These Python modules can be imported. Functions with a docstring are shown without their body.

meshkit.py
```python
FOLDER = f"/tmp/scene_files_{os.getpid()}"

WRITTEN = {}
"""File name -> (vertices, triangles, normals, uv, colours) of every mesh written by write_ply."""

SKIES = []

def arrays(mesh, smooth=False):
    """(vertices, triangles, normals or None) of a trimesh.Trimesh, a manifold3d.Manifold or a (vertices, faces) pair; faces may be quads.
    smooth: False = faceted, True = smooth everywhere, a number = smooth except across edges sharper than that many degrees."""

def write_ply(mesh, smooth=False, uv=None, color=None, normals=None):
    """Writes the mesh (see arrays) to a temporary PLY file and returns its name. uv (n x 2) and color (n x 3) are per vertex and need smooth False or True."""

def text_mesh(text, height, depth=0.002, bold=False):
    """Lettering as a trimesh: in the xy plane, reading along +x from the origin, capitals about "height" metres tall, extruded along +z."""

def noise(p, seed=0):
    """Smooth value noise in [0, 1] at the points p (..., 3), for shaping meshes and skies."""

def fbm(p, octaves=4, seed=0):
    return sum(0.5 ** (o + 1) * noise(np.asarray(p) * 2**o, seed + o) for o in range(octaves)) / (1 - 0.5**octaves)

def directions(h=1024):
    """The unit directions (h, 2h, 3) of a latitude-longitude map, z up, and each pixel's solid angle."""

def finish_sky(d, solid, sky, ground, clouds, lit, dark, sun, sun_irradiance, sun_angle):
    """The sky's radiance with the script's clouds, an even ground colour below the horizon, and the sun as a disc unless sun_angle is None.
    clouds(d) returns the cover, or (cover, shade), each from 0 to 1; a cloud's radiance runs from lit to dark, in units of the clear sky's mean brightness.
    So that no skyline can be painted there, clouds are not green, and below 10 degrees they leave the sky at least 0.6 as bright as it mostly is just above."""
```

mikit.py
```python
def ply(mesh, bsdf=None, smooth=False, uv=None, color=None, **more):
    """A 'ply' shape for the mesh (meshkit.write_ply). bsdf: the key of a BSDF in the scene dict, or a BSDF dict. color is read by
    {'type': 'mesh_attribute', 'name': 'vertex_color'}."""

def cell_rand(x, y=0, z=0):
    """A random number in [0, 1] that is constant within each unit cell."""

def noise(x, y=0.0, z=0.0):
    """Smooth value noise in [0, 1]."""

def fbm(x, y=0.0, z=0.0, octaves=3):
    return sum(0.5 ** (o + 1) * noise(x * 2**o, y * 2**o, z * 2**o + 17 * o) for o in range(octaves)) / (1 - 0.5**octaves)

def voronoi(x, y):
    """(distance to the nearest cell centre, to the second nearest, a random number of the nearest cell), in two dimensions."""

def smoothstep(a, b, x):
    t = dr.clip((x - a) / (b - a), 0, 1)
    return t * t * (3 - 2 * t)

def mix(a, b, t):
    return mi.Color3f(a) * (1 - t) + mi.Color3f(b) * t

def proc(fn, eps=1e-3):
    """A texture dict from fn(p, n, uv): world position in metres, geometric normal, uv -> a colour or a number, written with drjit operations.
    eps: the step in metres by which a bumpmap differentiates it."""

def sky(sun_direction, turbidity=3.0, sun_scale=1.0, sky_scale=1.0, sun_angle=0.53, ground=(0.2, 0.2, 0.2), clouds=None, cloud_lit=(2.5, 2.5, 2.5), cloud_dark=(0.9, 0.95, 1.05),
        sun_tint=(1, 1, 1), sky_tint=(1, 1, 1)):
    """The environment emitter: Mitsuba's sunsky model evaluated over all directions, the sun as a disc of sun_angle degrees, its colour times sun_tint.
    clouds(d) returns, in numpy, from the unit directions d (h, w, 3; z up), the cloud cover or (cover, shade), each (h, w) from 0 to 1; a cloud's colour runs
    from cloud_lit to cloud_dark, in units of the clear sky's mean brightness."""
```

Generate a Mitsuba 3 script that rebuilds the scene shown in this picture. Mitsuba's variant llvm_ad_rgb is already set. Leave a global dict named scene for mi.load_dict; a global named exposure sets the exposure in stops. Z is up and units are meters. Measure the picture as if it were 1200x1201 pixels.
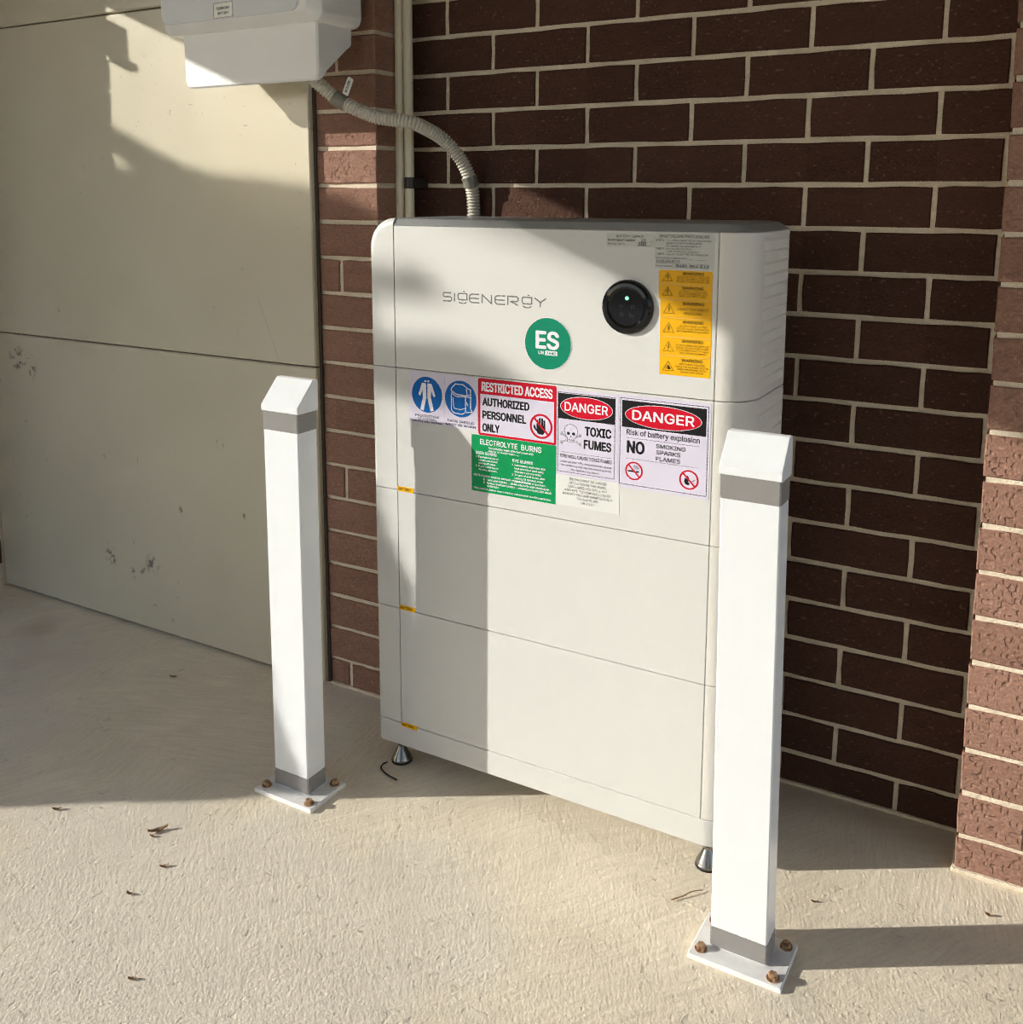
import math, random
import numpy as np, trimesh, mitsuba as mi, drjit as dr
import shapely
from shapely.geometry import Polygon, Point, LineString, MultiPolygon, box as sbox
from shapely import affinity
from shapely.ops import unary_union
import manifold3d as m3
import mikit, meshkit
from mikit import ply, proc, noise, fbm, voronoi, cell_rand, smoothstep, mix

T = mi.ScalarTransform4f
scene, labels = {}, {}
rng = random.Random(7)

# ------------------------------------------------------------------ camera, sky, exposure
F_PX = 1173.09
CAM = np.array([0.1415, -2.0267, 1.2583])
FWD = np.array([-0.49251097, 0.85668544, -0.15337209])
UP = np.array([-0.07753469, 0.13233639, 0.98816772])
scene['camera'] = {
    'type': 'perspective', 'fov_axis': 'x', 'fov': math.degrees(2 * math.atan(600 / F_PX)),
    'principal_point_offset_x': 0.0, 'principal_point_offset_y': 191.26 / 1201,
    'near_clip': 0.05, 'far_clip': 200.0,
    'to_world': T().look_at(origin=CAM.tolist(), target=(CAM + FWD).tolist(), up=UP.tolist())}
exposure = 2.55
SUN = (-1.0, -0.62, 0.406)              # towards the sun: low, from the left and the front
scene['sky'] = mikit.sky(SUN, turbidity=3.0, sun_scale=1.0, sky_scale=1.2, sun_tint=(0.76, 1.02, 1.70),
                         sky_tint=(1.17, 1.07, 1.14), ground=(0.32, 0.28, 0.23))


# ------------------------------------------------------------------ helpers
def lin(r, g, b):
    return [((c / 255 + 0.055) / 1.055) ** 2.4 if c > 10 else c / 255 / 12.92 for c in (r, g, b)]


def rgb(c):
    return {'type': 'rgb', 'value': [float(x) for x in c]}


def mat(key, color, rough=0.5, metallic=0.0, spec=0.5, bump=None, bump_scale=1.0, clearcoat=0.0):
    d = {'type': 'principled', 'base_color': color if isinstance(color, dict) else rgb(color),
         'roughness': rough, 'metallic': metallic, 'specular': spec}
    if clearcoat:
        d['clearcoat'] = clearcoat
        d['clearcoat_gloss'] = 0.95
    if bump is not None:
        d = {'type': 'bumpmap', 'bump': bump, 'scale': bump_scale, 'bsdf': d}
    scene[key] = {'type': 'twosided', 'bsdf': d}
    return key


def tag(key, label=None, cat=None, group=None, kind=None):
    d = labels.setdefault(key, {})
    for k, v in (('label', label), ('category', cat), ('group', group), ('kind', kind)):
        if v:
            d[k] = v


_count = {}


def key_for(name):
    n = _count.get(name, 0)
    _count[name] = n + 1
    return name if n == 0 else f'{name}_{n:03d}'


def add(name, mesh, bsdf, parent=None, smooth=False, **more):
    key = key_for(name if parent is None else f'{parent}__{name}')
    scene[key] = ply(mesh, bsdf, smooth=smooth, **more)
    return key


def put(name, shape, parent=None, to_world=None):
    key = key_for(name if parent is None else f'{parent}__{name}')
    scene[key] = {**shape, 'to_world': to_world} if to_world is not None else dict(shape)
    return key


def bx(x0, x1, y0, y1, z0, z1, c=0.0):
    """Box, with chamfered edges of c metres."""
    if c <= 0:
        return trimesh.creation.box(bounds=[[x0, y0, z0], [x1, y1, z1]])
    pts = []
    for ix, x in enumerate((x0, x1)):
        for iy, y in enumerate((y0, y1)):
            for iz, z in enumerate((z0, z1)):
                sx, sy, sz = (1 - 2 * ix) * c, (1 - 2 * iy) * c, (1 - 2 * iz) * c
                pts += [[x, y + sy, z + sz], [x + sx, y, z + sz], [x + sx, y + sy, z]]
    return trimesh.convex.convex_hull(np.array(pts))


def cat_(ms):
    return trimesh.util.concatenate(ms)


def polys(g):
    if g.is_empty:
        return []
    return [p for p in getattr(g, 'geoms', [g]) if p.geom_type == 'Polygon' and p.area > 1e-9]


def extr(g, d):
    return cat_([trimesh.creation.extrude_polygon(p, d, engine='earcut') for p in polys(g)])


def xz(mesh, y):
    """A mesh modelled in x (right), y (up), z (towards the viewer) set upright in front of the plane y."""
    m = mesh.copy()
    v = m.vertices
    m.vertices = np.column_stack([v[:, 0], y - v[:, 2], v[:, 1]])
    return m


def lathe(profile, n=24):
    return trimesh.creation.revolve(np.array(profile, float), sections=n)


def tube(points, radii, n=12, caps=True):
    p = np.asarray(points, float)
    r = np.broadcast_to(radii, (len(p),)).astype(float)
    t = np.gradient(p, axis=0)
    t /= np.linalg.norm(t, axis=1, keepdims=True)
    a = np.cross(t[0], [0.13, 0.2, 1.0])
    a /= np.linalg.norm(a)
    A = []
    for i in range(len(p)):
        a = a - t[i] * (a @ t[i])
        a /= np.linalg.norm(a)
        A.append(a.copy())
    A = np.array(A)
    Bn = np.cross(t, A)
    ang = np.arange(n) * 2 * np.pi / n
    v = p[:, None] + r[:, None, None] * (np.cos(ang)[None, :, None] * A[:, None] + np.sin(ang)[None, :, None] * Bn[:, None])
    i, j = np.meshgrid(np.arange(len(p) - 1), np.arange(n), indexing='ij')
    q = np.stack([i * n + j, i * n + (j + 1) % n, (i + 1) * n + (j + 1) % n, (i + 1) * n + j], -1).reshape(-1, 4)
    f = np.vstack([q[:, [0, 1, 2]], q[:, [0, 2, 3]]])
    v = v.reshape(-1, 3)
    if caps:
        v = np.vstack([v, p[0], p[-1]])
        c0, c1 = len(v) - 2, len(v) - 1
        k = np.arange(n)
        b = (len(p) - 1) * n
        f = np.vstack([f, np.stack([(k + 1) % n, k, k * 0 + c0], 1), np.stack([b + k, b + (k + 1) % n, k * 0 + c1], 1)])
    m = trimesh.Trimesh(v, f, process=False)
    m.fix_normals()
    return m


def spline(pts, step):
    """Catmull-Rom through pts, resampled every step metres."""
    p = np.array([2 * np.array(pts[0]) - pts[1], *pts, 2 * np.array(pts[-1]) - pts[-2]], float)
    out = []
    for i in range(1, len(p) - 2):
        for t in np.linspace(0, 1, 60, endpoint=False):
            a, b, c, d = p[i - 1:i + 3]
            out.append(0.5 * (2 * b + (c - a) * t + (2 * a - 5 * b + 4 * c - d) * t * t + (3 * b - a - 3 * c + d) * t ** 3))
    out = np.array(out + [p[-2]])
    s = np.r_[0, np.cumsum(np.linalg.norm(np.diff(out, axis=0), axis=1))]
    q = np.arange(0, s[-1], step)
    return np.column_stack([np.interp(q, s, out[:, k]) for k in range(3)])


def hull(*ms):
    return trimesh.convex.convex_hull(np.vstack([np.asarray(m.vertices if hasattr(m, 'vertices') else m) for m in ms]))


# ------------------------------------------------------------------ materials
COURSE, Z0 = 0.086, 0.0728              # brick courses: the middle of bed joint r is at Z0 + r * COURSE


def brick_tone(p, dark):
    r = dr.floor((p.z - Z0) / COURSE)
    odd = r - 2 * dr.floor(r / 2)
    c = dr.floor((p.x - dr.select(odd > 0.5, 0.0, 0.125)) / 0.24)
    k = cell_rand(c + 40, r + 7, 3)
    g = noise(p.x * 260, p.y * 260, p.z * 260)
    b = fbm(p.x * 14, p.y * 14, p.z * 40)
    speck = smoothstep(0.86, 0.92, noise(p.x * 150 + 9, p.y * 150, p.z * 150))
    lo, hi = ((0.056, 0.0265, 0.0180), (0.086, 0.0415, 0.0285)) if dark else ((0.20, 0.105, 0.074), (0.29, 0.162, 0.116))  # darker pair holds shade in the brick colour
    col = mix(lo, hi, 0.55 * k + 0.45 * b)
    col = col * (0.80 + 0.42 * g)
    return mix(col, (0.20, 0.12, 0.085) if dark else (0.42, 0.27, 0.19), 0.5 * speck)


def brick_color(p, n, uv):
    return brick_tone(p, False)


def shaded_brick_color(p, n, uv):
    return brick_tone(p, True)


def brick_bump(p, n, uv):
    pit = smoothstep(0.62, 0.80, noise(p.x * 190 + 3, p.y * 190, p.z * 95))
    return 0.35 * fbm(p.x * 220, p.y * 220, p.z * 220) - 0.9 * pit


def mortar_color(p, n, uv):
    a = fbm(p.x * 30, p.y * 30, p.z * 60)
    g = noise(p.x * 500, p.y * 500, p.z * 500)
    return mix((0.52, 0.44, 0.325), (0.76, 0.655, 0.50), a) * (0.85 + 0.3 * g)


def mortar_bump(p, n, uv):
    return fbm(p.x * 260, p.y * 260, p.z * 260) + 0.8 * noise(p.x * 60, p.y * 60, p.z * 120)


def streaks(x, y, a, f, s):
    u = x * math.cos(a) + y * math.sin(a)
    v = -x * math.sin(a) + y * math.cos(a)
    return noise(u * f + s, v * f * 11 + s)


def floor_relief(p):
    x = p.x + 0.03 * noise(p.x * 7, p.y * 7)
    y = p.y + 0.03 * noise(p.x * 7 + 20, p.y * 7 + 3)
    w = noise(p.x * 2.1 + 4, p.y * 2.1 + 8)
    s1, s2, s3 = streaks(x, y, 0.95, 22, 0.0), streaks(x, y, 1.75, 26, 5.3), streaks(x, y, 0.35, 18, 11.0)
    return dr.lerp(dr.lerp(s1, s2, smoothstep(0.3, 0.55, w)), s3, smoothstep(0.6, 0.85, w))


def fine_grain(p):
    u, v = 0.86 * p.y - 0.49 * p.x, 0.86 * p.x + 0.49 * p.y
    w = 0.004 * noise(p.x * 40, p.y * 40)
    return noise(u * 80, (v + w) * 260)


def floor_color(p, n, uv):
    big = fbm(p.x * 1.7 + 3, p.y * 1.7 + 9)
    mid = fbm(p.x * 9, p.y * 9, 0.0, 4)
    g = noise(p.x * 420, p.y * 420)
    s = floor_relief(p)
    col = mix((0.53, 0.455, 0.345), (0.76, 0.675, 0.53), 0.5 * big + 0.5 * mid)
    col = col * (0.88 + 0.14 * s + 0.12 * g)
    grey = smoothstep(0.45, 0.62, fbm(p.x * 2.3 + 71, p.y * 2.3 + 17, 0.0, 4))
    col = mix(col, (0.57, 0.525, 0.465), 0.4 * grey)
    red = smoothstep(0.58, 0.75, fbm(p.x * 3.1 + 31, p.y * 3.1 + 5)) * smoothstep(-1.5, -2.0, p.x)
    col = mix(col, (0.42, 0.30, 0.23), 0.45 * red)
    dust = smoothstep(0.1, 0.0, -p.y - 0.02)                       # mortar and dirt along the wall foot
    col = mix(col, (0.36, 0.29, 0.22), 0.35 * dust)
    chip = smoothstep(0.88, 0.95, noise(p.x * 95, p.y * 95 + 50)) * smoothstep(0.5, 0.7, noise(p.x * 9, p.y * 9 + 5))
    return mix(col, (0.26, 0.21, 0.16), 0.28 * chip)


def floor_bump(p, n, uv):
    chip = smoothstep(0.88, 0.95, noise(p.x * 95, p.y * 95 + 50))
    return 0.55 * floor_relief(p) + 0.8 * noise(p.x * 330, p.y * 330) + 0.5 * fine_grain(p) + 0.6 * fbm(p.x * 25, p.y * 25) - 0.8 * chip


SCUFFS = [(-2.294, .204, .022), (-2.285, .19, .016), (-2.205, .163, .014), (-2.16, .185, .012), (-2.118, .206, .02), (-2.10, .21, .012), (-1.988, .385, .010),
          (-2.672, .76, .03), (-2.613, .739, .025), (-2.035, .062, .012), (-2.02, .045, .010), (-1.751, .412, .009), (-1.806, .329, .007), (-1.824, .60, .012)]


def door_color(p, n, uv):
    a = fbm(p.x * 3, p.z * 3, 1.0)
    col = mix((0.50, 0.45, 0.335), (0.56, 0.51, 0.385), a)
    m = mi.Float(0.0)
    for (x, z, r) in SCUFFS:
        d = dr.sqrt(dr.square(p.x - x) + dr.square((p.z - z) * 0.8))
        m = dr.maximum(m, smoothstep(r * 1.6, r * 0.3, d))
    grit = smoothstep(0.52, 0.70, fbm(p.x * 75, p.z * 75, 2.0))
    stray = smoothstep(0.955, 0.975, noise(p.x * 85 + 8, p.z * 85)) * smoothstep(0.5, 0.6, noise(p.x * 4, p.z * 4))
    t = (p.z - 0.80) * 0.42 + (p.x + 1.585)                       # a fine scratch
    scratch = smoothstep(0.0016, 0.0004, dr.abs(t)) * smoothstep(0.80, 0.84, p.z) * smoothstep(1.02, 0.98, p.z)
    return mix(col, (0.12, 0.10, 0.075), dr.clip(0.85 * m * grit + 0.35 * stray + 0.22 * scratch, 0, 1))


def door_bump(p, n, uv):
    return fbm(p.x * 5, p.z * 5, 3.0)


def plaster_color(p, n, uv):
    return mix((0.40, 0.37, 0.32), (0.46, 0.43, 0.37), fbm(p.x * 4, p.y * 4, p.z * 4))


def rust_color(p, n, uv):
    a = fbm(p.x * 190, p.y * 190, p.z * 190)
    return mix((0.16, 0.075, 0.035), (0.42, 0.27, 0.15), smoothstep(0.3, 0.7, a))


def plate_color(p, n, uv):
    a = fbm(p.x * 60, p.y * 60, p.z * 60)
    return mix((0.60, 0.59, 0.57), (0.75, 0.74, 0.71), a)


def bark_color(p, n, uv):
    return mix((0.20, 0.12, 0.07), (0.45, 0.31, 0.20), fbm(p.x * 90, p.y * 90, p.z * 90))


def blocker_leaf_color(p, n, uv):
    return mix((0.26, 0.28, 0.21), (0.42, 0.44, 0.36), fbm(p.x * 9, p.y * 9, p.z * 9))


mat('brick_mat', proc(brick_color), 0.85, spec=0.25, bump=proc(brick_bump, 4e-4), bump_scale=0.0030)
mat('shaded_brick_mat', proc(shaded_brick_color), 0.8, spec=0.12, bump=proc(brick_bump, 4e-4), bump_scale=0.0012)  # pier brick again, with shade put into its colour
mat('mortar_mat', proc(mortar_color), 0.95, spec=0.15, bump=proc(mortar_bump, 4e-4), bump_scale=0.0022)
mat('concrete_mat', proc(floor_color), 0.9, spec=0.2, bump=proc(floor_bump, 7e-4), bump_scale=0.0008)
mat('door_mat', proc(door_color), 0.19, spec=0.6, bump=proc(door_bump, 4e-3), bump_scale=0.0006)
mat('plaster_mat', proc(plaster_color), 0.8, spec=0.2)
mat('casing_mat', lin(195, 194, 189), 0.34, spec=0.5)
mat('casing_top_mat', lin(126, 128, 126), 0.28, spec=0.6)
mat('ribbed_mat', lin(208, 204, 196), 0.38, spec=0.5)
mat('gap_mat', lin(70, 68, 64), 0.8)
mat('bollard_mat', lin(210, 212, 213), 0.18, spec=1.0)
mat('reflector_mat', lin(128, 125, 122), 0.30, spec=0.5)
mat('plate_mat', proc(plate_color), 0.45, spec=0.5)
mat('rust_mat', proc(rust_color), 0.7, metallic=0.25)
mat('steel_mat', lin(150, 147, 140), 0.22, metallic=0.95)
mat('rubber_mat', lin(28, 27, 26), 0.7)
mat('gap_shade_mat', lin(62, 52, 42), 0.7)
mat('inverter_mat', lin(222, 222, 218), 0.36, spec=0.5)
mat('inverter_face_mat', lin(206, 208, 210), 0.36, spec=0.5)
mat('hose_mat', lin(186, 180, 166), 0.5)
mat('conduit_mat', lin(205, 196, 172), 0.45)
mat('dark_plastic_mat', lin(45, 42, 38), 0.4)
mat('clear_plastic_mat', lin(120, 117, 106), 0.15, spec=0.7)
mat('display_mat', lin(6, 6, 7), 0.06, spec=0.42)
mat('display_icon_mat', lin(48, 48, 50), 0.3)
mat('paper_white_mat', lin(196, 190, 205), 0.45, spec=0.2)
mat('paper_plain_mat', lin(205, 205, 200), 0.5, spec=0.2)
mat('paper_grey_mat', lin(186, 187, 181), 0.45, spec=0.2)
mat('label_white_mat', lin(238, 238, 230), 0.5)
mat('ink_black_mat', lin(14, 14, 16), 0.5, spec=0.2)
mat('ink_soft_mat', lin(42, 41, 46), 0.5, spec=0.2)
mat('ink_grey_mat', lin(108, 108, 107), 0.4, spec=0.2)
mat('ink_red_mat', lin(184, 8, 36), 0.4, spec=0.2)
mat('ink_blue_mat', lin(6, 86, 156), 0.4, spec=0.2)
mat('ink_green_mat', lin(0, 132, 74), 0.4, spec=0.2)
mat('ink_teal_mat', lin(0, 120, 90), 0.4, spec=0.2)
mat('ink_white_mat', lin(214, 212, 218), 0.45, spec=0.2)
mat('ink_pen_mat', lin(20, 22, 46), 0.5, spec=0.2)
mat('sign_yellow_mat', lin(222, 164, 6), 0.4, spec=0.25)
mat('ink_brown_mat', lin(52, 34, 6), 0.5, spec=0.2)
mat('bark_mat', proc(bark_color), 0.85)
mat('blocker_leaf_mat', proc(blocker_leaf_color), 0.7)  # pale so the added shrub reflects more light

# ------------------------------------------------------------------ floor and shell
add('floor', bx(-9.0, 5.0, -9.0, 0.12, -0.15, 0.0), 'concrete_mat')
tag('floor', 'broom finished beige concrete slab under the battery cabinet', kind='structure')
CEIL = 2.5
add('ceiling', bx(-3.05, 3.2, -3.6, 0.12, CEIL, CEIL + 0.12), 'plaster_mat')
tag('ceiling', 'plain plaster ceiling above the carport', kind='structure')

add('added_wall_front', bx(-0.60, 1.72, -3.72, -3.6, 0, CEIL), 'plaster_mat')  # added out of view to cut ambient light on the brick wall
tag('added_wall_front', 'plain wall added behind the camera on the right to cut ambient light', kind='structure')

# header over the open left side, and the left return wall
JAMB_Y = -0.567
add('wall_left', cat_([bx(-2.97, -2.826, JAMB_Y + 0.004, -0.02, 0, CEIL), bx(-2.97, -2.85, -3.6, JAMB_Y + 0.004, 2.072, CEIL)]), 'mortar_mat')
tag('wall_left', 'brick return wall with shade put into its colour, at the far left of the tilt panel', kind='structure')

# back wall: a mortar core with every brick set proud of it
add('wall_back', bx(-2.97, 0.75, 0.0045, 0.12, 0, CEIL), 'mortar_mat')
tag('wall_back', 'brown face brick wall, shade put into the brick colour, with cream mortar behind the battery cabinet', kind='structure')


def brick_mesh(w, d, h, seed, chip=0.0012):
    """Face towards -y, lower left front corner at the origin: a slightly uneven outline with a chamfered arris."""
    r = np.random.RandomState(seed)
    P = []
    for a, b, n in (((0, 0), (w, 0), 4), ((w, 0), (w, h), 2), ((w, h), (0, h), 4), ((0, h), (0, 0), 2)):
        for t in np.arange(n) / n:
            P.append([a[0] + (b[0] - a[0]) * t, a[1] + (b[1] - a[1]) * t])
    P = np.array(P) + r.uniform(-chip, chip, (len(P), 2))
    c = P.mean(0)
    inner = c + (P - c) * np.array([1 - 0.005 / w, 1 - 0.005 / h])
    n = len(P)
    front = np.column_stack([inner[:, 0], 0 * inner[:, 0] + r.uniform(-.0006, .0006, n), inner[:, 1]])
    mid = np.column_stack([P[:, 0], np.full(n, 0.0022), P[:, 1]])
    back = np.column_stack([P[:, 0], np.full(n, d), P[:, 1]])
    v = np.vstack([front, mid, back])
    f = [[0, i, i + 1] for i in range(1, n - 1)]
    for ring in (0, 1):
        for i in range(n):
            j = (i + 1) % n
            a, b, cc, e = ring * n + i, ring * n + j, (ring + 1) * n + j, (ring + 1) * n + i
            f += [[a, cc, b], [a, e, cc]]
    f += [[2 * n, 2 * n + i + 1, 2 * n + i] for i in range(1, n - 1)]
    m = trimesh.Trimesh(v, np.array(f), process=False)
    return m


_bricks = {}


def brick(parent, x0, x1, y, z, d, h=0.076, yrot=None, jig=0.0012):
    w = round(x1 - x0, 4)
    var = rng.randrange(3)
    m_ = 'shaded_brick_mat' if parent in ('wall_back', 'wall_left') else 'brick_mat'
    k = (w, d, h, var, m_)
    if k not in _bricks:
        _bricks[k] = ply(brick_mesh(w, d, h, int(w * 1e4) + var * 131 + int(d * 1e3)), m_)
    t = T().translate([x0, y + rng.uniform(-jig, jig), z])
    if yrot is not None:
        t = T().translate(yrot) @ T().rotate([0, 0, 1], 90)
    return put('brick', _bricks[k], parent, t)


def bed(r):
    """Bottom and height of the bricks of course r."""
    if r == 0:
        return 0.006, Z0 - 0.005 - 0.006
    return Z0 + (r - 1) * COURSE + 0.005, 0.076


NR = 28
for r in range(NR):
    z, h = bed(r)
    off = 0.0 if r % 2 else 0.125
    n = math.floor((-1.52 - off) / 0.24)
    while True:
        a, b = off + n * 0.24 + 0.005, off + (n + 1) * 0.24 - 0.005
        n += 1
        if a > 0.74:
            break
        a, b = max(a, -1.30), min(b, 0.745)
        if a < 0.0105 < b:
            b = 0.0105 if b < 0.13 else b
        if 0.0105 <= a < 0.25:
            a = 0.25
        if b - a < 0.03 or z + h > CEIL:
            continue
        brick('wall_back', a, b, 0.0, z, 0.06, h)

# two engaged piers, one brick wide, bonded with two headers every sixth course
for name, x0, y0, phase, lab in (('trim_1', -1.53, -0.145, 0, 'stack bonded brick pier between the beige panel and the battery cabinet'),
                                 ('trim_2', 0.011, -0.127, 1, 'sunlit rough brick pier at the right edge of the wall')):
    add(name, bx(x0 + 0.0045, x0 + 0.2255, y0 + 0.0045, 0.003, 0, CEIL), 'mortar_mat')
    tag(name, lab, kind='structure')
    for r in range(NR):
        z, h = bed(r)
        if z + h > CEIL:
            continue
        d = -y0 - 0.012
        if r % 6 == phase:
            brick(name, x0, x0 + 0.110, y0, z, d, h)
            brick(name, x0 + 0.120, x0 + 0.230, y0, z, d, h)
        else:
            brick(name, x0, x0 + 0.230, y0, z, d, h)

add('mortar_bed', bx(-1.30, 0.011, -0.006, 0.02, 0, 0.0075, .002), 'mortar_mat', 'wall_back')
add('mortar_bed', bx(-1.533, -1.297, -0.151, 0.0, 0, 0.0075, .002), 'mortar_mat', 'trim_1')
add('mortar_bed', bx(0.007, 0.244, -0.134, 0.0, 0, 0.0085, .002), 'mortar_mat', 'trim_2')

# bricks of the left return (their long faces look right, into the carport) and its end
for r in range(NR):
    z, h = bed(r)
    if z + h > CEIL:
        continue
    ys = [(JAMB_Y, JAMB_Y + 0.23), (JAMB_Y + 0.24, -0.17)] if r % 2 else [(JAMB_Y, JAMB_Y + 0.11), (JAMB_Y + 0.12, JAMB_Y + 0.35)]
    for a, b in ys:
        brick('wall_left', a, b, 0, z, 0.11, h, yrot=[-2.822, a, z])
        # local x runs along +y, local -y faces +x

# ------------------------------------------------------------------ beige sheet panels at the left (a flush panel door)
DY = -0.165
for z0, z1 in ((0.008, 0.8325), (0.8365, 1.7275), (1.7315, CEIL - 0.01)):
    p = hull(bx(-2.818, -1.484, DY + 0.0035, DY + 0.016, z0, z1), bx(-2.8155, -1.4865, DY, DY + 0.012, z0 + 0.0035, z1 - 0.0035))
    add('panel', p, 'door_mat', 'door_1')
add('backing', bx(-2.83, -1.50, DY + 0.016, DY + 0.05, 0.008, CEIL - 0.01), 'gap_mat', 'door_1')
add('gap_shade_strip', bx(-1.4875, -1.4765, DY + 0.014, DY + 0.0195, 0.006, CEIL - 0.01), 'gap_shade_mat', 'door_1')  # dark strip painted in for the shaded gap beside the pier
tag('door_1', 'smooth beige sheet door of flush horizontal panels at the left', kind='structure')
tag('door_1__gap_shade_strip', 'dark strip standing for shade in the gap')

# unseen bracket added to the jamb to throw the notch of shade near the top of the panel
bk = cat_([bx(-2.86, -2.83, JAMB_Y - 0.055, JAMB_Y + 0.01, 1.90, 1.985, 0.004), bx(-2.86, -2.83, JAMB_Y - 0.075, JAMB_Y - 0.02, 1.885, 1.905, 0.003)])
add('added_bracket', bk, 'dark_plastic_mat')
tag('added_bracket', 'small dark bracket added for its shadow on the end of the left brick wall', 'bracket')

# ------------------------------------------------------------------ battery cabinet
YF, YB = -0.365, -0.145                 # front and back planes
XL, XR = -1.1435, -0.343                 # left chamfer foot and right flank
SEAM_L, SEAM_R = -1.093, -0.405
CH, CHY = 0.021, 0.036               # the rounded left edge
BAT = 'battery_cabinet'
tag(BAT, 'tall off-white battery cabinet covered in warning stickers standing before the brick wall', 'battery cabinet')


def right_plan(x0, inset=0.0):
    """Plan of the right shell: from the seam round the wide corner to the back."""
    pts = [(x0, YF + inset)]
    cx, rx, ry = -0.402, XR - inset + 0.402, 0.066
    for a in np.linspace(0, 90, 13):
        a = math.radians(a)
        pts.append((cx + rx * math.sin(a), YF + ry - (ry - inset) * math.cos(a)))
    pts += [(XR - inset, YB), (x0, YB)]
    return Polygon(pts)


def left_plan(x1, inset=0.0):
    pts = [(x1, YF + inset)]
    for a in np.linspace(0, 90, 9):
        a = math.radians(a)
        pts.append((XL - (CH - inset) * math.sin(a), YF + CHY - (CHY - inset) * math.cos(a)))
    return Polygon(pts + [(XL - CH + inset, YB), (x1, YB)])


def slab(plan_fn, x, z0, z1, e=0.0012):
    """Plan extruded from z0 to z1 with its top and bottom edges eased by e."""
    full, inn = plan_fn(x), plan_fn(x, e)
    a = trimesh.creation.extrude_polygon(full, z1 - z0 - 2 * e, engine='earcut')
    a.apply_translation([0, 0, z0 + e])
    b = trimesh.creation.extrude_polygon(inn, z1 - z0, engine='earcut')
    b.apply_translation([0, 0, z0])
    return hull(a, b)


G = 0.0007


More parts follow.
